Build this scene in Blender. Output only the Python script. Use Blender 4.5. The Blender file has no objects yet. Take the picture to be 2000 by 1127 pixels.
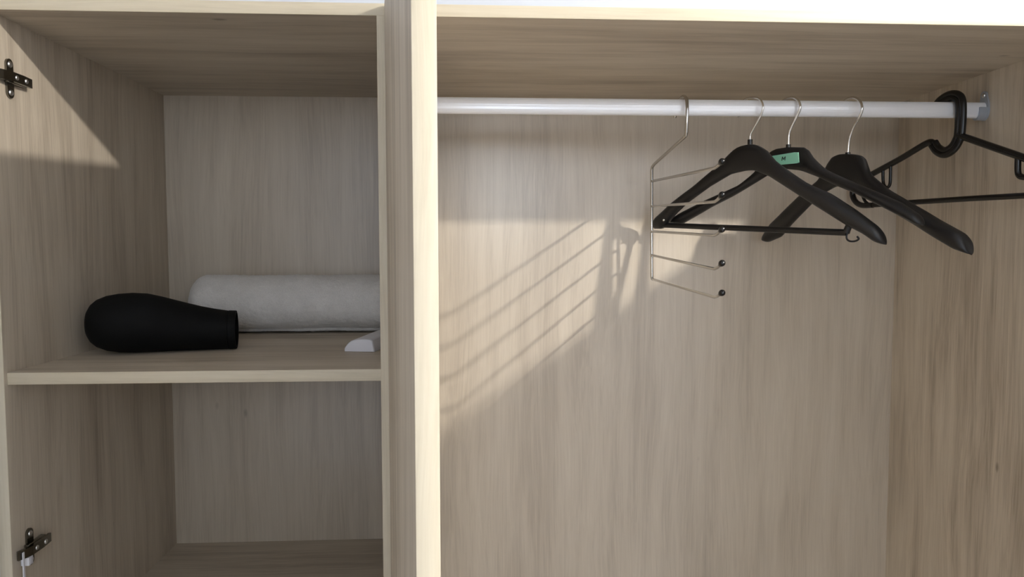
import bpy, bmesh, math
import numpy as np
from mathutils import Vector, Matrix, noise

scene = bpy.context.scene
COL = scene.collection
ZC = 1.62                      # height of the photographer's lens above the floor

# ------------------------------------------------------------------ camera
cam_data = bpy.data.cameras.new('camera')
cam_data.sensor_width = 36.0
cam_data.lens = 1359.245 * 36.0 / 2000.0
cam_data.clip_start = 0.02
cam = bpy.data.objects.new('camera', cam_data)
COL.objects.link(cam)
_yaw, _pitch, _roll = 0.052775, -0.05819, -0.00128
_fw = Vector((math.sin(_yaw) * math.cos(_pitch), math.cos(_yaw) * math.cos(_pitch), math.sin(_pitch)))
_r = Vector((math.cos(_yaw), -math.sin(_yaw), 0))
_u = _r.cross(_fw)
_r2 = math.cos(_roll) * _r + math.sin(_roll) * _u
_u2 = -math.sin(_roll) * _r + math.cos(_roll) * _u
_m = Matrix.Identity(4)
for i in range(3):
    _m[i][0], _m[i][1], _m[i][2] = _r2[i], _u2[i], -_fw[i]
_m[0][3], _m[1][3], _m[2][3] = 0.0, -0.9427, ZC
cam.matrix_world = _m
scene.camera = cam

# ------------------------------------------------------------------ world, daylight, exposure
world = bpy.data.worlds.new('world')
scene.world = world
world.use_nodes = True
world.node_tree.nodes['Background'].inputs[0].default_value = (0.62, 0.76, 1.0, 1)
world.node_tree.nodes['Background'].inputs[1].default_value = 1.0

LAMP_STRENGTH = 4900.0
LAMP_COLOR = (1.0, 0.945, 0.85)


ROOM_Y0 = -2.4               # wall opposite the wardrobe


def daylight(name, x0, x1, z0, z1, watts):
    """daylight entering through a window in the wall opposite the wardrobe"""
    d = bpy.data.lights.new(name, 'AREA')
    d.shape = 'RECTANGLE'
    d.size, d.size_y = x1 - x0, z1 - z0
    d.energy = watts
    d.color = (0.80, 0.90, 1.0)
    o = bpy.data.objects.new(name, d)
    COL.objects.link(o)
    o.location = ((x0 + x1) / 2, ROOM_Y0 - 0.02, (z0 + z1) / 2)
    o.rotation_euler = (math.radians(90), 0, 0)     # shines towards +Y


# the window opposite the wardrobe: its reflection shows on the rail and as a glow on the back panel
WINDOW = (-0.20, 0.42, ZC + 0.08, ZC + 0.58)
WINDOW_POWER = 5.0
daylight('window_front_offscreen', WINDOW[0] + 0.05, WINDOW[1] - 0.05, WINDOW[2] + 0.05, WINDOW[3] - 0.05, WINDOW_POWER)

scene.view_settings.view_transform = 'Standard'
scene.view_settings.look = 'None'
scene.view_settings.gamma = 1.0
scene.view_settings.use_curve_mapping = False
scene.view_settings.exposure = 0.25


# ------------------------------------------------------------------ materials
def new_mat(name):
    m = bpy.data.materials.new(name)
    m.use_nodes = True
    nt = m.node_tree
    return m, nt, nt.nodes['Principled BSDF']


def plain(name, col, rough=0.5, metal=0.0, spec=0.5, coat=0.0):
    m, nt, b = new_mat(name)
    b.inputs['Base Color'].default_value = (*col, 1)
    b.inputs['Roughness'].default_value = rough
    b.inputs['Metallic'].default_value = metal
    b.inputs['Specular IOR Level'].default_value = spec
    b.inputs['Coat Weight'].default_value = coat
    return m


def plastic(name, col, rough, bump=0.15, scale=900):
    m, nt, b = new_mat(name)
    tc = nt.nodes.new('ShaderNodeTexCoord')
    n = nt.nodes.new('ShaderNodeTexNoise')
    n.inputs['Scale'].default_value = scale
    n.inputs['Detail'].default_value = 2
    bp = nt.nodes.new('ShaderNodeBump')
    bp.inputs['Strength'].default_value = bump
    bp.inputs['Distance'].default_value = 0.0005
    nt.links.new(tc.outputs['Object'], n.inputs['Vector'])
    nt.links.new(n.outputs['Fac'], bp.inputs['Height'])
    nt.links.new(bp.outputs['Normal'], b.inputs['Normal'])
    b.inputs['Base Color'].default_value = (*col, 1)
    b.inputs['Roughness'].default_value = rough
    return m


def wood(name, axis, seed, light, mid, dark, rough=0.5, contrast=1.0, knots=True, spec=0.4, bump=0.25):
    """pale oak laminate, grain along the given axis"""
    m, nt, b = new_mat(name)
    N, L = nt.nodes, nt.links

    def math_node(op, a, bb=None, c=None):
        n = N.new('ShaderNodeMath')
        n.operation = op
        for i, v in enumerate((a, bb, c)):
            if v is None:
                continue
            if hasattr(v, 'links'):
                L.new(v, n.inputs[i])
            else:
                n.inputs[i].default_value = v
        return n.outputs[0]

    tc = N.new('ShaderNodeTexCoord')
    k = 'XYZ'.index(axis)

    def stretched(along, off):
        mp = N.new('ShaderNodeMapping')
        sc = [1.0, 1.0, 1.0]
        sc[k] = along
        mp.inputs['Scale'].default_value = sc
        mp.inputs['Location'].default_value = (seed * 3.17 + off, seed * 1.73 - off, seed * 2.41 + off * 2)
        return mp

    warp_m = stretched(0.22, 5.0)
    L.new(tc.outputs['Object'], warp_m.inputs['Vector'])
    wn = N.new('ShaderNodeTexNoise')
    wn.inputs['Scale'].default_value = 7.0
    wn.inputs['Detail'].default_value = 2.0
    L.new(warp_m.outputs[0], wn.inputs['Vector'])
    sub = N.new('ShaderNodeVectorMath')
    sub.operation = 'SUBTRACT'
    L.new(wn.outputs['Color'], sub.inputs[0])
    sub.inputs[1].default_value = (0.5, 0.5, 0.5)
    scl = N.new('ShaderNodeVectorMath')
    scl.operation = 'SCALE'
    L.new(sub.outputs[0], scl.inputs[0])
    scl.inputs['Scale'].default_value = 0.05
    add = N.new('ShaderNodeVectorMath')
    add.operation = 'ADD'
    L.new(tc.outputs['Object'], add.inputs[0])
    L.new(scl.outputs[0], add.inputs[1])

    def streak(along, scale, detail, off, roughn=0.55):
        mp = stretched(along, off)
        L.new(add.outputs[0], mp.inputs['Vector'])
        n = N.new('ShaderNodeTexNoise')
        n.inputs['Scale'].default_value = scale
        n.inputs['Detail'].default_value = detail
        n.inputs['Roughness'].default_value = roughn
        L.new(mp.outputs[0], n.inputs['Vector'])
        return n.outputs['Fac']

    broad = streak(0.16, 9.0, 2.0, 1.0)
    medium = streak(0.055, 42.0, 4.0, 2.0, 0.6)
    fine = streak(0.025, 330.0, 3.0, 3.0, 0.6)
    f = math_node('MULTIPLY', broad, 0.34)
    f = math_node('MULTIPLY_ADD', medium, 0.40, f)
    f = math_node('MULTIPLY_ADD', fine, 0.26, f)
    f = math_node('SUBTRACT', f, 0.5)
    f = math_node('MULTIPLY_ADD', f, 2.6 * contrast, 0.5)
    ramp = N.new('ShaderNodeValToRGB')
    e = ramp.color_ramp.elements
    e[0].position, e[0].color = 0.0, (*dark, 1)
    e[1].position, e[1].color = 1.0, (*light, 1)
    em = e.new(0.5)
    em.color = (*mid, 1)
    L.new(f, ramp.inputs['Fac'])
    col = ramp.outputs['Color']
    if knots:
        kn = streak(0.10, 17.0, 2.0, 9.0)
        mk = N.new('ShaderNodeMapRange')
        mk.inputs['From Min'].default_value = 0.62
        mk.inputs['From Max'].default_value = 0.78
        mk.inputs['To Min'].default_value = 0.0
        mk.inputs['To Max'].default_value = 0.26 * contrast
        L.new(kn, mk.inputs['Value'])
        # tiny pin knots
        mp = stretched(0.45, 4.0)
        L.new(tc.outputs['Object'], mp.inputs['Vector'])
        vo = N.new('ShaderNodeTexVoronoi')
        vo.inputs['Scale'].default_value = 8.0
        L.new(mp.outputs[0], vo.inputs['Vector'])
        pk = N.new('ShaderNodeMapRange')
        pk.inputs['From Min'].default_value = 0.018
        pk.inputs['From Max'].default_value = 0.045
        pk.inputs['To Min'].default_value = 0.6 * contrast
        pk.inputs['To Max'].default_value = 0.0
        L.new(vo.outputs['Distance'], pk.inputs['Value'])
        mx = math_node('MAXIMUM', mk.outputs[0], pk.outputs[0])
        mix = N.new('ShaderNodeMix')
        mix.data_type = 'RGBA'
        L.new(mx, mix.inputs[0])
        L.new(col, mix.inputs[6])
        mix.inputs[7].default_value = (dark[0] * 0.45, dark[1] * 0.42, dark[2] * 0.40, 1)
        col = mix.outputs[2]
    L.new(col, b.inputs['Base Color'])
    bp = N.new('ShaderNodeBump')
    bp.inputs['Strength'].default_value = bump
    bp.inputs['Distance'].default_value = 0.0006
    L.new(fine, bp.inputs['Height'])
    L.new(bp.outputs['Normal'], b.inputs['Normal'])
    b.inputs['Roughness'].default_value = rough
    b.inputs['Specular IOR Level'].default_value = spec
    return m


OAK = ((0.71, 0.63, 0.52), (0.575, 0.498, 0.40), (0.33, 0.27, 0.205))
BAND = ((0.74, 0.67, 0.54), (0.65, 0.575, 0.44), (0.48, 0.41, 0.30))
_wood = {}


def oak(axis, seed, **kw):
    key = ('oak', axis, seed)
    if key not in _wood:
        _wood[key] = wood('oak_laminate_%s' % axis, axis, seed, *OAK, **kw)
    return _wood[key]


def band(axis, seed):
    key = ('band', axis, seed)
    if key not in _wood:
        _wood[key] = wood('edge_band_%s' % axis, axis, seed, *BAND, rough=0.45, contrast=0.8, knots=False)
    return _wood[key]


def paint(name, col, rough=0.7):
    m, nt, b = new_mat(name)
    tc = nt.nodes.new('ShaderNodeTexCoord')
    n = nt.nodes.new('ShaderNodeTexNoise')
    n.inputs['Scale'].default_value = 180
    n.inputs['Detail'].default_value = 4
    bp = nt.nodes.new('ShaderNodeBump')
    bp.inputs['Strength'].default_value = 0.03
    bp.inputs['Distance'].default_value = 0.001
    nt.links.new(tc.outputs['Object'], n.inputs['Vector'])
    nt.links.new(n.outputs['Fac'], bp.inputs['Height'])
    nt.links.new(bp.outputs['Normal'], b.inputs['Normal'])
    b.inputs['Base Color'].default_value = (*col, 1)
    b.inputs['Roughness'].default_value = rough
    return m


M_WALL = paint('white_wall_paint', (0.66, 0.70, 0.78))
M_CEIL = paint('ceiling_paint', (0.84, 0.84, 0.84))
M_FLOOR = paint('grey_stone_floor', (0.46, 0.455, 0.45), 0.5)
M_BLACK = plastic('black_hanger_plastic', (0.006, 0.0062, 0.0075), 0.40)
M_BLACK_G = plastic('glossy_black_plastic', (0.004, 0.004, 0.0045), 0.26, 0.05)
M_DRYER = plastic('soft_black_plastic', (0.0025, 0.0028, 0.003), 0.75)
M_DRYER.node_tree.nodes['Principled BSDF'].inputs['Specular IOR Level'].default_value = 0.2
M_WIRE = plain('chromed_wire', (0.74, 0.73, 0.71), 0.16, 1.0)
M_RACK = plain('nickel_rack_wire', (0.50, 0.485, 0.465), 0.14, 1.0)
M_ALU = plain('satin_aluminium', (0.95, 0.96, 1.0), 0.30, 0.2)
M_ZINC = plain('grey_bracket', (0.42, 0.46, 0.52), 0.45, 0.4)
M_NICKEL = plain('dark_nickel', (0.20, 0.19, 0.165), 0.16, 1.0)
M_SCREW = plain('steel_screw', (0.7, 0.7, 0.7), 0.3, 1.0)
M_LABEL = plain('mint_label', (0.33, 0.72, 0.52), 0.5)
M_INK = plain('black_ink', (0.01, 0.02, 0.015), 0.6)
M_WHITE = plastic('white_plastic', (0.80, 0.80, 0.86), 0.4, 0.05)
M_FRAME = plain('white_window_frame', (0.82, 0.82, 0.82), 0.4)


def towel_mat():
    m, nt, b = new_mat('grey_terry_cloth')
    N, L = nt.nodes, nt.links
    tc = N.new('ShaderNodeTexCoord')
    n1 = N.new('ShaderNodeTexNoise')
    n1.inputs['Scale'].default_value = 700
    n1.inputs['Detail'].default_value = 3
    n2 = N.new('ShaderNodeTexNoise')
    n2.inputs['Scale'].default_value = 30
    n2.inputs['Detail'].default_value = 3
    mx = N.new('ShaderNodeMath')
    mx.operation = 'MULTIPLY_ADD'
    L.new(tc.outputs['Object'], n1.inputs['Vector'])
    L.new(tc.outputs['Object'], n2.inputs['Vector'])
    L.new(n1.outputs['Fac'], mx.inputs[0])
    mx.inputs[1].default_value = 0.6
    ml = N.new('ShaderNodeMath')
    ml.operation = 'MULTIPLY'
    ml.inputs[1].default_value = 0.4
    L.new(n2.outputs['Fac'], ml.inputs[0])
    L.new(ml.outputs[0], mx.inputs[2])
    r = N.new('ShaderNodeValToRGB')
    r.color_ramp.elements[0].position = 0.3
    r.color_ramp.elements[0].color = (0.74, 0.72, 0.70, 1)
    r.color_ramp.elements[1].position = 0.7
    r.color_ramp.elements[1].color = (0.97, 0.95, 0.93, 1)
    L.new(mx.outputs[0], r.inputs['Fac'])
    L.new(r.outputs['Color'], b.inputs['Base Color'])
    bp = N.new('ShaderNodeBump')
    bp.inputs['Strength'].default_value = 0.8
    bp.inputs['Distance'].default_value = 0.0015
    L.new(n1.outputs['Fac'], bp.inputs['Height'])
    L.new(bp.outputs['Normal'], b.inputs['Normal'])
    b.inputs['Roughness'].default_value = 0.95
    b.inputs['Sheen Weight'].default_value = 0.35
    b.inputs['Specular IOR Level'].default_value = 0.1
    return m


M_TOWEL = towel_mat()


def glow_mat(name, col, strength):
    m, nt, b = new_mat(name)
    b.inputs['Base Color'].default_value = (0.9, 0.9, 0.88, 1)
    b.inputs['Emission Color'].default_value = (*col, 1)
    b.inputs['Emission Strength'].default_value = strength
    return m


M_GLOBE = glow_mat('lit_lamp_globe', LAMP_COLOR, LAMP_STRENGTH)


# ------------------------------------------------------------------ builders
WORLD_LOC = {}


def world_loc(o):
    return WORLD_LOC.get(o.name, Vector((0, 0, 0))) if o else Vector((0, 0, 0))


def tag(o, label=None, cat=None, group=None, kind=None):
    if label:
        o['label'] = label
    if cat:
        o['category'] = cat
    if group:
        o['group'] = group
    if kind:
        o['kind'] = kind
    return o


def thing(name, loc, label, cat, group=None):
    o = bpy.data.objects.new(name, None)
    COL.objects.link(o)
    o.empty_display_size = 0.05
    o.location = loc
    WORLD_LOC[o.name] = Vector(loc)
    return tag(o, label, cat, group)


def link_bm(name, bm, mat, parent=None, smooth=False):
    """bm is in world coordinates"""
    off = world_loc(parent)
    bmesh.ops.translate(bm, verts=bm.verts, vec=-off)
    bmesh.ops.recalc_face_normals(bm, faces=bm.faces)
    me = bpy.data.meshes.new(name)
    bm.to_mesh(me)
    bm.free()
    if smooth:
        me.polygons.foreach_set('use_smooth', [True] * len(me.polygons))
        try:
            me.set_sharp_from_angle(angle=math.radians(40))
        except Exception:
            pass
    me.materials.append(mat)
    o = bpy.data.objects.new(name, me)
    COL.objects.link(o)
    if parent:
        o.parent = parent
    WORLD_LOC[o.name] = off
    return o


def add_hexa(bm, pts):
    """8 points: bottom loop 4, top loop 4"""
    v = [bm.verts.new(p) for p in pts]
    for f in ((3, 2, 1, 0), (4, 5, 6, 7), (0, 1, 5, 4), (1, 2, 6, 5), (2, 3, 7, 6), (3, 0, 4, 7)):
        bm.faces.new([v[i] for i in f])
    return v


def add_box(bm, x0, x1, y0, y1, z0, z1):
    return add_hexa(bm, [(x0, y0, z0), (x1, y0, z0), (x1, y1, z0), (x0, y1, z0),
                         (x0, y0, z1), (x1, y0, z1), (x1, y1, z1), (x0, y1, z1)])


def box(name, x0, x1, y0, y1, z0, z1, mat, parent=None, bevel=0.0):
    bm = bmesh.new()
    add_box(bm, x0, x1, y0, y1, z0, z1)
    if bevel:
        bmesh.ops.bevel(bm, geom=list(bm.edges), offset=bevel, segments=2, affect='EDGES', profile=0.5)
    return link_bm(name, bm, mat, parent, smooth=bevel > 0)


def catmull(pts, n=8):
    P = [Vector(p) for p in pts]
    out = []
    for i in range(len(P) - 1):
        p0 = P[i - 1] if i > 0 else P[i] * 2 - P[i + 1]
        p1, p2 = P[i], P[i + 1]
        p3 = P[i + 2] if i + 2 < len(P) else P[i + 1] * 2 - P[i]
        for k in range(n):
            t = k / n
            out.append(0.5 * (2 * p1 + (p2 - p0) * t + (2 * p0 - 5 * p1 + 4 * p2 - p3) * t * t
                              + (3 * p1 - p0 - 3 * p2 + p3) * t ** 3))
    out.append(P[-1])
    return out


def add_tube(bm, path, radius, seg=10, cap=True):
    """round tube along path; radius is a number or one number per point"""
    P = [Vector(p) for p in path]
    n = len(P)
    R = radius if hasattr(radius, '__len__') else [radius] * n
    prev = None
    rings = []
    for i in range(n):
        t = (P[min(i + 1, n - 1)] - P[max(i - 1, 0)]).normalized()
        if prev is None:
            a = Vector((0, 0, 1)) if abs(t.z) < 0.9 else Vector((1, 0, 0))
            nrm = t.cross(a).normalized()
        else:
            nrm = (prev - t * prev.dot(t)).normalized()
        prev = nrm
        bn = t.cross(nrm)
        rings.append([bm.verts.new(P[i] + (nrm * math.cos(2 * math.pi * k / seg) + bn * math.sin(2 * math.pi * k / seg)) * R[i])
                      for k in range(seg)])
    for i in range(n - 1):
        for k in range(seg):
            bm.faces.new((rings[i][k], rings[i][(k + 1) % seg], rings[i + 1][(k + 1) % seg], rings[i + 1][k]))
    if cap:
        bm.faces.new(rings[0][::-1])
        bm.faces.new(rings[-1])


def tube(name, path, radius, mat, parent=None, seg=10):
    bm = bmesh.new()
    add_tube(bm, path, radius, seg)
    return link_bm(name, bm, mat, parent, smooth=True)


def add_ball(bm, c, r, seg=14, rings=9, scale=(1, 1, 1)):
    res = bmesh.ops.create_uvsphere(bm, u_segments=seg, v_segments=rings, radius=r)
    for v in res['verts']:
        v.co = Vector((v.co.x * scale[0], v.co.y * scale[1], v.co.z * scale[2])) + Vector(c)


def add_loft(bm, rings, close_ends=True):
    """rings: list of equal-length closed loops"""
    V = [[bm.verts.new(p) for p in r] for r in rings]
    m = len(V[0])
    for i in range(len(V) - 1):
        for k in range(m):
            bm.faces.new((V[i][k], V[i][(k + 1) % m], V[i + 1][(k + 1) % m], V[i + 1][k]))
    if close_ends:
        bm.faces.new(V[0][::-1])
        bm.faces.new(V[-1])


def add_disc_cyl(bm, c, axis, r, h, seg=20):
    """closed cylinder starting at c along axis"""
    a = Vector(axis).normalized()
    add_tube(bm, [Vector(c), Vector(c) + a * h], r, seg)


# ------------------------------------------------------------------ room shell
X0, X1, Y0, Y1, ZCEIL = -1.3, 2.7, ROOM_Y0, 0.514, 2.60


def structure(o):
    o['kind'] = 'structure'
    return o


structure(box('floor', X0 - 0.1, X1 + 0.1, Y0 - 0.1, Y1 + 0.1, -0.1, 0.0, M_FLOOR))
structure(box('ceiling', X0 - 0.1, X1 + 0.1, Y0 - 0.1, Y1 + 0.1, ZCEIL, ZCEIL + 0.1, M_CEIL))
structure(box('wall_back', X0 - 0.1, X1 + 0.1, Y1, Y1 + 0.1, 0.0, ZCEIL, M_WALL))
structure(box('wall_left', X0 - 0.1, X0, Y0, Y1, 0.0, ZCEIL, M_WALL))
structure(box('wall_right', X1, X1 + 0.1, Y0, Y1, 0.0, ZCEIL, M_WALL))
wx0, wx1, wz0, wz1 = WINDOW
bm = bmesh.new()
add_box(bm, X0 - 0.1, wx0, Y0 - 0.1, Y0, 0, ZCEIL)
add_box(bm, wx1, X1 + 0.1, Y0 - 0.1, Y0, 0, ZCEIL)
add_box(bm, wx0, wx1, Y0 - 0.1, Y0, 0, wz0)
add_box(bm, wx0, wx1, Y0 - 0.1, Y0, wz1, ZCEIL)
structure(link_bm('wall_front', bm, M_WALL))
m_glass, _nt, _b = new_mat('window_glass')
_tr = _nt.nodes.new('ShaderNodeBsdfTransparent')
_gl = _nt.nodes.new('ShaderNodeBsdfGlossy')
_gl.inputs['Roughness'].default_value = 0.02
_mx = _nt.nodes.new('ShaderNodeMixShader')
_mx.inputs[0].default_value = 0.06
_nt.links.new(_tr.outputs[0], _mx.inputs[1])
_nt.links.new(_gl.outputs[0], _mx.inputs[2])
_nt.links.new(_mx.outputs[0], _nt.nodes['Material Output'].inputs['Surface'])
FWD = 0.05
bm = bmesh.new()
add_box(bm, wx0, wx0 + FWD, Y0 - 0.09, Y0 - 0.01, wz0, wz1)
add_box(bm, wx1 - FWD, wx1, Y0 - 0.09, Y0 - 0.01, wz0, wz1)
add_box(bm, wx0 + FWD, wx1 - FWD, Y0 - 0.09, Y0 - 0.01, wz0, wz0 + FWD)
add_box(bm, wx0 + FWD, wx1 - FWD, Y0 - 0.09, Y0 - 0.01, wz1 - FWD, wz1)
win = structure(link_bm('window_1', bm, M_FRAME))
box('pane', wx0 + FWD, wx1 - FWD, Y0 - 0.06, Y0 - 0.054, wz0 + FWD, wz1 - FWD, m_glass, win)

# ------------------------------------------------------------------ ceiling lamp (out of frame, throws the hard warm shadows)
LAMP = Vector((1.655, -1.245, ZC + 0.9276))
lamp = thing('ceiling_lamp_offscreen', (LAMP.x, LAMP.y, ZCEIL), 'small round white globe lamp on the ceiling', 'lamp')
bm = bmesh.new()
add_disc_cyl(bm, (LAMP.x, LAMP.y, ZCEIL + 0.001), (0, 0, -1), 0.03, 0.028, 28)
link_bm('canopy', bm, M_FRAME, lamp, True)
bm = bmesh.new()
add_ball(bm, LAMP, 0.027, 18, 12)
link_bm('globe_offscreen', bm, M_GLOBE, lamp, True)

# ------------------------------------------------------------------ wardrobe
T = 0.016
XL, XD, XR = -0.6209, -0.1283, 0.8976          # inner left face, left face of divider, inner right face
ZT, ZS, ZB = ZC + 0.3054, ZC - 0.16475, ZC - 0.6113   # underside of top, shelf top, lower shelf top
DEPTH = 0.5033
RSH = 0.0067
wardrobe = thing('wardrobe', ((XL + XR) / 2, DEPTH / 2, 0.0),
                 'pale oak laminate wardrobe with open doors, shelves and a hanging rail', 'wardrobe')


def panel(name, x0, x1, y0, y1, z0, z1, axis, seed, band_axis=None, band_seed=0, **kw):
    o = box(name, x0, x1, y0 + (0.001 if band_axis else 0), y1, z0, z1, oak(axis, seed, **kw), wardrobe)
    if band_axis:
        e = box('edge_band', x0, x1, y0, y0 + 0.0012, z0, z1, band(band_axis, band_seed), o, 0.0004)
        e['label'] = 'pale cream edge strip'
    return o


ZP = 0.07
panel('side_panel', XL - T, XL, 0, DEPTH, 0, ZT, 'Z', 1, 'Z', 1)
panel('divider_panel', XD, XD + T, 0, DEPTH, ZP + T, ZT, 'Z', 2, 'Z', 2)
panel('side_panel', XR, XR + T, 0, DEPTH, 0, ZT, 'Z', 3, 'Z', 3, contrast=1.25)
panel('top_panel', XL - T, XR + T, 0, DEPTH, ZT, ZT + T, 'X', 4, 'X', 4)
panel('bottom_panel', XL, XR, 0, DEPTH, ZP, ZP + T, 'X', 5, 'X', 5)
panel('shelf', XL, XD, RSH, DEPTH, ZS - T, ZS, 'X', 6, 'X', 6)
panel('shelf', XL, XD, RSH, DEPTH, ZB - T, ZB, 'X', 7, 'X', 7)
box('plinth', XL, XR, 0.04, 0.056, 0, ZP, oak('X', 8), wardrobe)
box('back_panel', XL - T, XR + T, DEPTH, DEPTH + 0.008, 0.0, ZT + T,
    oak('Z', 9, rough=0.30, contrast=0.75, spec=1.0, bump=0.08), wardrobe)


def leaf(h, d, n, s0, s1, z0, z1, seed):
    h, d, n = Vector(h), Vector(d), Vector(n)

    def pts(sa, sb, wa, wb, za, zb):
        q = [h + d * sa + n * wa, h + d * sb + n * wa, h + d * sb + n * wb, h + d * sa + n * wb]
        return [Vector((p.x, p.y, za)) for p in q] + [Vector((p.x, p.y, zb)) for p in q]
    bm = bmesh.new()
    add_hexa(bm, pts(s0, s1 - 0.001, 0, T, z0, z1))
    o = link_bm('door', bm, oak('Z', seed, contrast=1.5, bump=0.8), wardrobe)
    bm = bmesh.new()
    add_hexa(bm, pts(s1 - 0.001, s1 + 0.0003, 0, T, z0, z1))
    bmesh.ops.recalc_face_normals(bm, faces=bm.faces)
    bmesh.ops.bevel(bm, geom=list(bm.edges), offset=0.0005, segments=2, affect='EDGES', profile=0.5)
    e = link_bm('edge_band', bm, band('Z', seed + 20), o, True)
    e['label'] = 'pale cream edge strip'
    return o


ZD0, ZD1 = ZP + 0.004, ZT + 0.014
a = math.radians(81)
leaf((-0.1179, -0.0005, 0), (math.cos(a), -math.sin(a), 0), (math.sin(a), math.cos(a), 0), 0.004, 0.502, ZD0, ZD1, 10)
a = math.radians(83)
leaf((XR + 0.006, -0.001, 0), (-math.cos(a), -math.sin(a), 0), (math.sin(a), -math.cos(a), 0), 0.012, 0.51, ZD0, ZD1, 11)
a = math.radians(95)
leaf((XL - 0.008, -0.001, 0), (math.cos(a), -math.sin(a), 0), (-math.sin(a), -math.cos(a), 0), 0.014, 0.51, ZD0, ZD1, 12)

# hanging rail: ribbed oval tube across the right compartment
RY, RZ = 0.2533, ZC + 0.2405
bm = bmesh.new()
sec = []
for k in range(96):
    t = 2 * math.pi * k / 96
    cx, cz = math.cos(t), math.sin(t)
    rib = 1.0 - 0.018 * (0.5 + 0.5 * math.cos(t * 24))
    sec.append((0.0075 * rib * math.copysign(abs(cx) ** 0.75, cx), 0.0138 * math.copysign(abs(cz) ** 0.85, cz)))
add_loft(bm, [[(x, RY + y, RZ + z) for y, z in sec] for x in (XD + T + 0.001, XR - 0.001)])
rail = link_bm('hanging_rail', bm, M_ALU, wardrobe, True)
rail['label'] = 'white-looking ribbed aluminium rail'


def bracket(xw, sgn):
    bm = bmesh.new()
    # cup around the lower half of the rail
    outer, inner = [], []
    for k in range(17):
        t = math.pi + math.pi * k / 16
        outer.append((0.0115 * math.cos(t), 0.0175 * math.sin(t)))
        inner.append((0.0080 * math.cos(t), 0.0142 * math.sin(t)))
    loop = [(-0.0115, 0.004)] + outer + [(0.0115, 0.004), (0.0080, 0.004)] + inner[::-1] + [(-0.0080, 0.004)]
    add_loft(bm, [[(x, RY + y, RZ + z) for y, z in loop] for x in (xw, xw - sgn * 0.017)])
    # back plate with ear
    plate = []
    for k in range(25):
        t = math.pi + math.pi * k / 24
        plate.append((0.0125 * math.cos(t), 0.0180 * math.sin(t)))
    plate += [(0.0115, 0.012), (0.0085, 0.022)]
    for k in range(13):
        t = math.pi * k / 12
        plate.append((0.0075 * math.cos(t) + 0.001, 0.026 + 0.0075 * math.sin(t)))
    plate += [(-0.0075, 0.022), (-0.0115, 0.012)]
    add_loft(bm, [[(x, RY + y, RZ + z) for y, z in plate] for x in (xw, xw - sgn * 0.003)])
    o = link_bm('rail_bracket', bm, M_ZINC, wardrobe, True)
    o['label'] = 'grey plastic rail socket'
    bm = bmesh.new()
    add_ball(bm, (xw - sgn * 0.0032, RY + 0.001, RZ + 0.0262), 0.0042, 14, 8, (0.5, 1, 1))
    link_bm('screw', bm, M_SCREW, o, True)


bracket(XR, 1)
bracket(XD + T, -1)


# hinges on the left side panel
def hinge(yc, zc, clip):
    h = None
    bm = bmesh.new()
    # cross plate: two rounded wings
    loop = []
    for sg in (1, -1):
        for k in range(13):
            t = math.pi * k / 12 if sg > 0 else math.pi + math.pi * k / 12
            loop.append((0.0068 * math.cos(t), sg * 0.0185 + 0.0075 * math.sin(t)))
    add_loft(bm, [[(x, yc + y, zc + z) for y, z in loop] for x in (XL - 0.0005, XL + 0.0028)])
    h = link_bm('hinge', bm, M_NICKEL, wardrobe, True)
    h['label'] = 'dark shiny metal hinge plate'
    # raised saddle and arm
    bm = bmesh.new()
    add_box(bm, XL + 0.001, XL + 0.0085, yc - 0.012, yc + 0.026, zc - 0.0072, zc + 0.0072)
    bmesh.ops.bevel(bm, geom=list(bm.edges), offset=0.0015, segments=2, affect='EDGES', profile=0.5)
    link_bm('saddle', bm, M_NICKEL, h, True)
    bm = bmesh.new()
    prof = [(yc + 0.031, 0.008), (yc + 0.010, 0.0095), (yc - 0.012, 0.0095), (yc - 0.024, 0.006), (yc - 0.031, 0.0035),
            (yc - 0.033, 0.0065), (yc - 0.025, 0.0105), (yc - 0.013, 0.0140), (yc + 0.011, 0.0140), (yc + 0.032, 0.0115)]
    wid = 0.0062
    V = [[bm.verts.new((XL + x, y, zc + s * wid)) for y, x in prof] for s in (-1, 1)]
    m = len(prof)
    for k in range(m):
        bm.faces.new((V[0][k], V[0][(k + 1) % m], V[1][(k + 1) % m], V[1][k]))
    bm.faces.new(V[0][::-1])
    bm.faces.new(V[1])
    link_bm('arm', bm, M_NICKEL, h)
    for dz in (-0.0185, 0.0185):
        bm = bmesh.new()
        add_ball(bm, (XL + 0.003, yc, zc + dz), 0.0042, 12, 8, (0.45, 1, 1))
        link_bm('screw', bm, M_SCREW, h, True)
    for dy in (-0.004, 0.016):
        bm = bmesh.new()
        add_ball(bm, (XL + 0.0138, yc + dy, zc), 0.0034, 12, 8, (0.5, 1, 1))
        link_bm('screw', bm, M_SCREW, h, True)
    if clip:
        c_ = box('clip', XL + 0.001, XL + 0.012, yc - 0.020, yc - 0.010, zc - 0.019, zc - 0.0075, M_WHITE, h, 0.0008)
        c_['label'] = 'small white plastic clip'
        s_ = box('strap', XL + 0.010, XL + 0.0112, yc - 0.0305, yc - 0.0265, zc - 0.42, zc + 0.004, M_WHITE, h, 0.0004)
        s_['label'] = 'thin white plastic strip hanging from the hinge'


hinge(0.0345, ZC + 0.2265, False)
hinge(0.0355, ZC - 0.4130, True)


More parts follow.
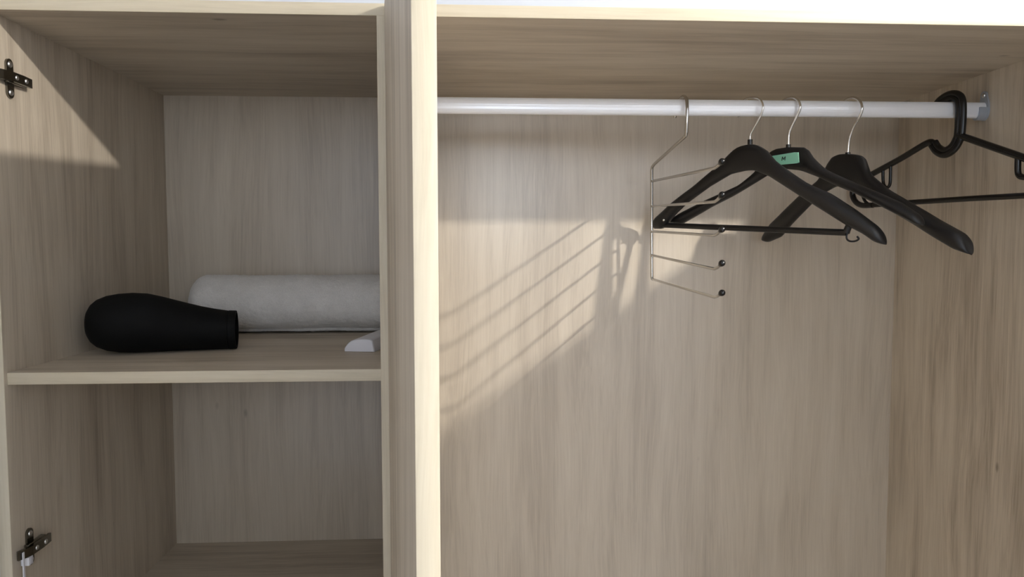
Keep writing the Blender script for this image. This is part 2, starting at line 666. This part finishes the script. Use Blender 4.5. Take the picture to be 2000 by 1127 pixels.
# ------------------------------------------------------------------ hangers
def smooth_profile(pts, us, win):
    pts = sorted(pts)
    pu = np.array([p[0] for p in pts])
    pz = np.array([p[1] for p in pts])
    fine = np.linspace(us[0], us[-1], 800)
    z = np.interp(fine, pu, pz)
    n = max(3, int(win / (fine[1] - fine[0])) | 1)
    ker = np.hanning(n + 2)[1:-1]
    ker /= ker.sum()
    zp = np.concatenate([2 * z[0] - z[n // 2:0:-1], z, 2 * z[-1] - z[-2:-n // 2 - 1:-1]])
    z = np.convolve(zp, ker, 'valid')
    return np.interp(us, fine[:len(z)], z)


class Plan:
    """curved plan line of a contoured hanger, u<0 towards the back panel, u>0 towards the room"""
    def __init__(self, C, F, B, h):
        self.C, F, B = np.array(C), np.array(F), np.array(B)
        self.a = (F - B) / 2 / h
        self.b = (F + B - 2 * self.C) / 2 / h / h

    def at(self, u):
        return self.C + self.a * u + self.b * u * u

    def tan(self, u):
        t = self.a + 2 * self.b * u
        return t / np.linalg.norm(t)

    def p(self, u, w, z):
        q, t = self.at(u), self.tan(u)
        n = np.array((t[1], -t[0]))          # towards the camera side
        q = q + n * w
        return Vector((q[0], q[1], ZC + z))


def suit_hanger(C, F, B, h, top, bot, hook, rw, tw_mid, tw_end, label, group=None):
    pl = Plan(C, F, B, h)
    ub0 = min(top[0][0], bot[0][0])
    uf1 = max(top[-1][0], bot[-1][0])
    root = thing('coat_hanger', (C[0], C[1], ZC + bot[len(bot) // 2][1]), label, 'hanger', group)
    n = 90
    us = ub0 + (uf1 - ub0) * (0.5 - 0.5 * np.cos(np.linspace(0.0, math.pi, n)))
    zt = smooth_profile(top, us, 0.012)
    zb = smooth_profile(bot, us, 0.012)
    rings = []
    for u, a_, b_ in zip(us, zt, zb):
        if a_ - b_ < 0.003:
            m_ = (a_ + b_) / 2
            a_, b_ = m_ + 0.0015, m_ - 0.0015
        k = min(1.0, abs(u) / h)
        tw = tw_mid + ((tw_end if u > 0 else min(tw_end, 0.022)) - tw_mid) * min(1.0, max(0.0, (k - 0.12) / 0.6))
        r_ = 0.015
        for e, sg in ((ub0, -1), (uf1, 1)):
            d_ = (e - u) * sg
            if d_ < r_:
                tw *= math.sqrt(max(0.02, 1 - (1 - d_ / r_) ** 2))
        ex = 0.55 if k < 0.15 else 0.85
        ring = []
        for j in range(20):
            t = 2 * math.pi * j / 20
            c_, s_ = math.cos(t), math.sin(t)
            ring.append(pl.p(u, tw / 2 * math.copysign(abs(c_) ** ex, c_),
                             (a_ + b_) / 2 + (a_ - b_) / 2 * math.copysign(abs(s_) ** 0.8, s_)))
        rings.append(ring)
    bm = bmesh.new()
    add_loft(bm, rings)
    link_bm('body', bm, M_BLACK, root, True)
    # collar where the hook enters
    zc = hook[0][1]
    tube('collar', [pl.p(0, 0, zc - 0.012), pl.p(0, 0, zc + 0.002)], 0.0042, M_BLACK_G, root, 14)
    t0 = pl.tan(0.0)
    path = [Vector((C[0] + t0[0] * s, C[1] + t0[1] * s, ZC + z)) for s, z in hook]
    hk = tube('hook', catmull(path, 6), rw, M_WIRE, root, 10)
    hk['label'] = 'bent chrome wire hook'
    return root, pl


A_top = [(-.2325, .058), (-.1827, .0872), (-.1204, .1173), (-.0636, .1508), (-.0368, .1707), (-.0208, .1778), (.0001, .1797), (.0155, .1761), (.0326, .1655), (.0494, .1457), (.0785, .1236), (.1049, .1049), (.144, .086), (.1821, .0594), (.2152, .0327), (.2256, .0194), (.2287, .0087)]
A_bot = [(-.2353, .0384), (-.2101, .0378), (-.1744, .0669), (-.1448, .0851), (-.0878, .112), (-.0383, .131), (-.0039, .1343), (.0114, .1329), (.0384, .121), (.0745, .0979), (.1152, .0714), (.1728, .0337), (.1981, .0199), (.2137, .008), (.2253, .0041)]
A_hook = [(0, .1850), (.0009, .1963), (.0100, .2100), (.0200, .2240), (.0245, .2396), (.0178, .2528), (.0036, .2583), (-.0087, .2585), (-.020, .252), (-.0255, .240), (-.024, .229)]
hA, plA = suit_hanger((.4768, .2533), (.612, .0727), (.3686, .4512), .225, A_top, A_bot, A_hook, .0018, .015, .034,
                      'black plastic suit hanger with a straight trouser bar, beside the wire rack')
bar_a, bar_b = plA.p(-.213, 0, .0455), plA.p(.1715, 0, .0232)
bm = bmesh.new()
add_tube(bm, [bar_a, bar_b], 0.0052, 12)
add_tube(bm, catmull([plA.p(.178, 0, .040), plA.p(.173, 0, .030), plA.p(.1705, 0, .0225)], 6), 0.0052, 10)
link_bm('trouser_bar', bm, M_BLACK, hA, True)
tube('strap_hook', catmull([plA.p(.172, 0, .024), plA.p(.1715, 0, .0145), plA.p(.176, 0, .0100), plA.p(.184, 0, .0098), plA.p(.1895, 0, .0130), plA.p(.187, 0, .0172)], 6),
     0.0015, M_BLACK, hA, 8)
bm = bmesh.new()
add_ball(bm, plA.p(-.195, .0106, .0545), 0.0025, 10, 6)
link_bm('rivet', bm, M_SCREW, hA, True)

B_top = [(-.2362, .0557), (-.2103, .0705), (-.1593, .092), (-.0915, .1161), (-.062, .137), (-.0384, .1676), (-.024, .1741), (.0001, .1748), (.0192, .1722), (.0344, .17), (.046, .1515), (.0677, .1307), (.0907, .1186), (.1232, .1031), (.1654, .0838), (.1995, .0677), (.2288, .048), (.2365, .0357)]
B_bot = [(-.236, .0500), (-.2116, .0462), (-.1485, .0783), (-.1097, .0945), (-.0406, .1278), (-.0232, .1354), (-.0057, .1374), (.0236, .1321), (.0588, .117), (.0894, .1012), (.1193, .0884), (.1678, .0639), (.1976, .0485), (.2289, .0329), (.236, .0325)]
B_hook = [(0, .1770), (.0003, .1950), (.0041, .2069), (.0140, .2247), (.0201, .2385), (.0171, .2505), (.0085, .2578), (-.0030, .2590), (-.014, .2545), (-.0205, .244), (-.020, .231)]
hB, plB = suit_hanger((.5451, .2533), (.66, .058), (.395, .447), .233, B_top, B_bot, B_hook, .0023, .014, .026,
                      'black plastic coat hanger with a mint green size label')
wl = 0.0076
# the size label, a small trapezoid sticker following the neck of the hanger
def label_pt(a, b_):
    q00, q10, q11, q01 = (-.0306, .1613), (.0232, .1635), (.0255, .1441), (-.0166, .1446)
    u = (q00[0] * (1 - a) + q10[0] * a) * (1 - b_) + (q01[0] * (1 - a) + q11[0] * a) * b_
    z = (q00[1] * (1 - a) + q10[1] * a) * (1 - b_) + (q01[1] * (1 - a) + q11[1] * a) * b_
    return u, z


bm = bmesh.new()
rings = []
for i in range(9):
    a_ = i / 8
    (u0, z0), (u1, z1) = label_pt(a_, 0.06 if i in (0, 8) else 0), label_pt(a_, 0.94 if i in (0, 8) else 1)
    rings.append([plB.p(u0, wl - 0.002, z0), plB.p(u0, wl + 0.0006, z0), plB.p(u1, wl + 0.0006, z1), plB.p(u1, wl - 0.002, z1)])
add_loft(bm, rings)
lab = link_bm('size_label', bm, M_LABEL, hB)
lab['label'] = 'mint green label marked M'
bm = bmesh.new()
mu, mz, ms = -.0035, .1545, .0066
strokes = [((0.0, 0.0), (0.18, 1.0)), ((0.18, 1.0), (0.45, 0.25)), ((0.45, 0.25), (0.95, 1.0)), ((0.95, 1.0), (0.85, 0.0))]
for (ax_, az_), (bx_, bz_) in strokes:
    add_tube(bm, [plB.p(mu + (ax_ - .5) * ms * 1.05, wl + 0.0007, mz + (az_ - .5) * ms),
                  plB.p(mu + (bx_ - .5) * ms * 1.05, wl + 0.0007, mz + (bz_ - .5) * ms)], 0.00065, 6)
link_bm('letter', bm, M_INK, lab)

C_top = [(-.2301, .0177), (-.201, .0496), (-.1205, .0981), (-.0667, .1253), (-.0518, .142), (-.0384, .1616), (-.019, .1655), (.0001, .164), (.0219, .1595), (.0377, .154), (.0413, .1415), (.0474, .1254), (.0883, .0941), (.1214, .0754), (.1374, .0661), (.1534, .0573), (.1785, .0425), (.1979, .0322), (.217, .0219), (.228, .009), (.2325, -.0088)]
C_bot = [(-.230, .0140), (-.2142, .0112), (-.1749, .0211), (-.1481, .0427), (-.0921, .0794), (-.0541, .0996), (-.0243, .1091), (.02, .1060), (.06, .080), (.1108, .0512), (.144, .0338), (.1796, .013), (.2088, -.0029), (.2325, -.0105)]
C_hook = [(0, .1640), (.0027, .1884), (.0115, .2080), (.0250, .2250), (.0290, .2370), (.0240, .2495), (.0120, .2578), (-.0010, .2592), (-.013, .2555), (-.0205, .245), (-.020, .231)]
hC, plC = suit_hanger((.6516, .2533), (.7156, .0375), (.5992, .4722), .225, C_top, C_bot, C_hook, .0023, .015, .031,
                      'plain black plastic coat hanger without label or bar, between the labelled and all-plastic hangers')

# all-plastic hanger near the right wall
yawD = math.radians(12)
tD = (math.sin(yawD), -math.cos(yawD))
CD = (.8374, .242)


def pD(s, z, w=0.0):
    return Vector((CD[0] + tD[0] * s + tD[1] * w, CD[1] + tD[1] * s - tD[0] * w, ZC + z))


hD = thing('plastic_hanger', (CD[0], CD[1], ZC + 0.084),
           'glossy black one-piece plastic hanger beside the grey rail socket', 'hanger')


def double_rib(bm, pts, r, off, n=8):
    P = catmull([(s, z, 0) for s, z in pts], n)
    for sg in (-1, 1):
        path = []
        for i, q in enumerate(P):
            t = (P[min(i + 1, len(P) - 1)] - P[max(i - 1, 0)]).normalized()
            path.append(pD(q.x - sg * off * t.y, q.y + sg * off * t.x))
        add_tube(bm, path, r, 10)


bm = bmesh.new()
double_rib(bm, [(-.040, .2525), (-.031, .2605), (-.014, .2650), (.001, .2610), (.0085, .2470), (.0088, .2000), (.0040, .1840), (-.006, .1725), (-.021, .1680), (-.036, .1755), (-.0455, .1875)], .0058, .0042)
link_bm('hook', bm, M_BLACK_G, hD, True)
bm = bmesh.new()
add_tube(bm, catmull([pD(-.044, .186), pD(-.058, .1905), pD(-.12, .1690), pD(-.200, .1440), pD(-.2330, .1300), pD(-.2425, .1130), pD(-.2340, .0960), pD(-.215, .0865), pD(-.185, .0850)], 6), .0058, 10)
link_bm('arm', bm, M_BLACK_G, hD, True)
bm = bmesh.new()
add_tube(bm, catmull([pD(.006, .1950), pD(.020, .1885), pD(.073, .1645), pD(.127, .1400), pD(.185, .1130), pD(.2070, .1000), pD(.2050, .0850), pD(.185, .0800)], 6), .0060, 10)
link_bm('arm', bm, M_BLACK_G, hD, True)
tube('bar', [pD(-.19, .0850), pD(-.09, .0845), pD(.03, .0832), pD(.19, .0800)], .0050, M_BLACK_G, hD)
tube('strap_loop', catmull([pD(-.1430, .164), pD(-.1425, .1300), pD(-.1450, .1200), pD(-.1510, .1175), pD(-.1580, .1230), pD(-.1610, .1350), pD(-.1620, .158)], 6), .0030, M_BLACK_G, hD)
tube('strap_loop', catmull([pD(.1160, .146), pD(.1165, .1220), pD(.1200, .1130), pD(.1290, .1100), pD(.1400, .1110), pD(.1440, .1170)], 6), .0048, M_BLACK_G, hD)
tube('strap_loop', catmull([pD(-.212, .1385), pD(-.2150, .1120), pD(-.2080, .0960), pD(-.196, .0870)], 6), .0030, M_BLACK_G, hD)

# wire trouser rack with five bars
rack = thing('trouser_rack', (.3588, .2533, ZC - .075),
             'chrome wire trouser rack with five bars and black ball tips', 'hanger')
S = [(.3515, .435, z) for z in (.1321, .0825, .0326, -.0144, -.0626)]
E_ = [(.3598, .089, .1191), (.3606, .089, .0688), (.3614, .089, .0183), (.3623, .089, -.0325), (.3629, .089, -.0751)]
NB = [(.3601, .066, .1250), (.3609, .066, .0765), (.3618, .066, .0262), (.3626, .066, -.0235), (.3633, .066, -.0672)]


def zc_(p):
    return Vector((p[0], p[1], ZC + p[2]))


hk = catmull([zc_(q) for q in ((.3565, .2965, .2320), (.3570, .2850, .2500), (.3580, .2690, .2585), (.3588, .2510, .2590), (.3592, .2370, .2510), (.3594, .2335, .2350))], 6)
hk += [zc_((.3595, .2345, .215)), zc_((.3595, .2360, .1965)), zc_((.3594, .2390, .1910)), zc_((.3588, .2500, .1885)), zc_((.3520, .4180, .1640)), zc_((.3513, .4320, .1595)), zc_((.3512, .4350, .1530))]
hk += [zc_((.3520, .4350, .05)), zc_((.3535, .435, -.0570)), zc_((.3535, .4335, -.0615)), zc_((.3536, .429, -.0627))]
tube('frame', hk, .0030, M_RACK, rack, 12)
for i in range(5):
    s_, e_, n_ = zc_(S[i]), zc_(E_[i]), zc_(NB[i])
    if i == 4:
        s_ = zc_((.3536, .429, -.0627))
    path = [s_, s_ + (e_ - s_) * .5, e_ + (s_ - e_) * .015, e_ + (n_ - e_) * .3, n_]
    b_ = tube('bar', path, .0024, M_RACK, rack, 10)
    bm = bmesh.new()
    d_ = (n_ - e_).normalized()
    add_tube(bm, [n_ - d_ * .006, n_ - d_ * .003, n_, n_ + d_ * .003, n_ + d_ * .0055, n_ + d_ * .0068], [.0030, .0039, .0047, .0049, .0040, .0018], 14)
    cp = link_bm('ball_tip', bm, M_BLACK_G, b_, True)
    cp['label'] = 'black plastic ball tip'

# ------------------------------------------------------------------ things on the shelf
# hair dryer lying on its side, nozzle to the right
DA = math.radians(13)
ax = Vector((math.cos(DA), math.sin(DA), 0))
side = Vector((-math.sin(DA), math.cos(DA), 0))
base = Vector((-.603, .168, ZS))
dry = thing('hair_dryer', (-.51, .19, ZS), 'matt black hair dryer lying on the upper shelf beside the towel', 'hair dryer')
prof = [(0.000, .012), (0.002, .022), (0.007, .0305), (0.015, .0375), (0.028, .0430), (0.045, .0460), (0.065, .0472), (0.085, .0465),
        (0.105, .0440), (0.125, .0410), (0.145, .0380), (0.165, .0352), (0.185, .0330), (0.205, .0312)]


def dryer_rings(pr, shrink=0.0):
    rings = []
    for a_, r_ in pr:
        cz = 0.0478 if a_ < 0.066 else np.interp(a_, *zip(*prof[6:])) + 0.0006
        c_ = base + ax * a_ + Vector((0, 0, cz))
        rings.append([c_ + (side * math.cos(2 * math.pi * k / 40) + Vector((0, 0, 1)) * math.sin(2 * math.pi * k / 40)) * (r_ - shrink) for k in range(40)])
    return rings


bm = bmesh.new()
add_loft(bm, dryer_rings(prof))
link_bm('body', bm, M_DRYER, dry, True)
bm = bmesh.new()
add_loft(bm, dryer_rings([(0.205, .0300), (0.206, .0316), (0.216, .0312), (0.217, .0308), (0.217, .0275), (0.208, .0270)]), True)
link_bm('nozzle', bm, M_DRYER, dry, True)
bm = bmesh.new()
hb = base + ax * 0.062 + Vector((0, 0, 0.034))
pth = [hb + side * q + Vector((0, 0, z_)) for q, z_ in ((0.02, 0.006), (0.05, 0.0), (0.09, -0.010), (0.13, -0.015), (0.140, -0.0155))]
add_tube(bm, pth, [.022, .0205, .019, .0182, .010], 20)
link_bm('handle', bm, M_DRYER, dry, True)

# rolled towel
tw_l, tw_r = -.547, -.150
ty, tz, tR = .4385, ZS + .0575, .0575
towel_o = thing('rolled_towel', ((tw_l + tw_r) / 2, ty, ZS), 'pale grey terry towel rolled into a bolster on the upper shelf', 'towel')
NA, NL = 220, 200
verts, faces = [], []
for i in range(NL):
    f = i / (NL - 1)
    x = tw_l + (tw_r - tw_l) * f
    dl, dr = x - tw_l, tw_r - x
    rr = 1.0
    for d_, rad in ((dl, .030), (dr, .022)):
        if d_ < rad:
            rr = min(rr, 0.36 + 0.64 * math.sqrt(max(0.0, 1 - (1 - d_ / rad) ** 2)))
    for k in range(NA):
        t = 2 * math.pi * k / NA
        sp = (t + 1.9) % (2 * math.pi) / (2 * math.pi)
        R = (tR - 0.0012 - 0.0045 * (sp ** 6)) * rr
        q = Vector((x * 9, math.cos(t) * 0.9, math.sin(t) * 0.9))
        R += 0.0024 * noise.noise(q * 1.3) * rr
        q2 = Vector((x, R * math.cos(t), R * math.sin(t)))
        R += 0.0010 * noise.noise(q2 * 130) + 0.0007 * noise.noise(q2 * 420)
        y_, z_ = R * math.cos(t), R * math.sin(t)
        zz = max(tz + z_ * 0.985, ZS + 0.0003)
        verts.append((x - (tw_l + tw_r) / 2, min(y_, DEPTH - ty - 0.001), zz - ZS))
for i in range(NL - 1):
    for k in range(NA):
        a_ = i * NA + k
        b_ = i * NA + (k + 1) % NA
        faces.append((a_, b_, b_ + NA, a_ + NA))
faces.append(tuple(range(NA - 1, -1, -1)))
faces.append(tuple(range((NL - 1) * NA, NL * NA)))
me = bpy.data.meshes.new('roll')
me.from_pydata(verts, [], faces)
me.polygons.foreach_set('use_smooth', [True] * len(me.polygons))
me.materials.append(M_TOWEL)
roll = bpy.data.objects.new('roll', me)
COL.objects.link(roll)
roll.parent = towel_o
WORLD_LOC[roll.name] = world_loc(towel_o)
# spiral of folded layers showing at each end
for xe, sg in ((tw_l, -1), (tw_r, 1)):
    path = []
    for k in range(90):
        t = 2 * math.pi * 2.6 * k / 89
        r_ = 0.003 + 0.016 * k / 89
        path.append((xe - sg * 0.001, ty + r_ * math.cos(t), tz + r_ * math.sin(t)))
    tube('end_fold', path, .0024, M_TOWEL, towel_o, 8)

# white remote-like bar at the divider
ra = math.radians(9)
rd = Vector((math.sin(ra), math.cos(ra), 0))
rs_ = Vector((math.cos(ra), -math.sin(ra), 0))
rb = Vector((-.2091, .1705, ZS + 0.0003))
rem = thing('remote_control', (-.175, .24, ZS), 'slim white remote control lying on the upper shelf in front of the towel', 'remote control')
sec = [(0.0, 0.0), (0.0, .0045), (.0022, .0085), (.006, .0130), (.0105, .0168), (.016, .0190), (.023, .0202), (.032, .0205), (.040, .0203), (.0440, .0195), (.0465, .0175), (.0490, .0060), (.0495, .0)]
bm = bmesh.new()
cen = (0.025, 0.008)
rings = []
for l_, k_ in ((0.0, 0.93), (0.0012, 0.985), (0.003, 1.0), (0.147, 1.0), (0.149, 0.985), (0.150, 0.93)):
    ring = []
    for s_, z_ in sec:
        sx = cen[0] + (s_ - cen[0]) * k_
        sz = max(0.0, cen[1] + (z_ - cen[1]) * k_) if z_ > 0 else (0.0004 if k_ < 1 else 0.0)
        ring.append(rb + rs_ * sx + rd * l_ + Vector((0, 0, sz)))
    rings.append(ring)
add_loft(bm, rings)
link_bm('shell', bm, M_WHITE, rem, True)
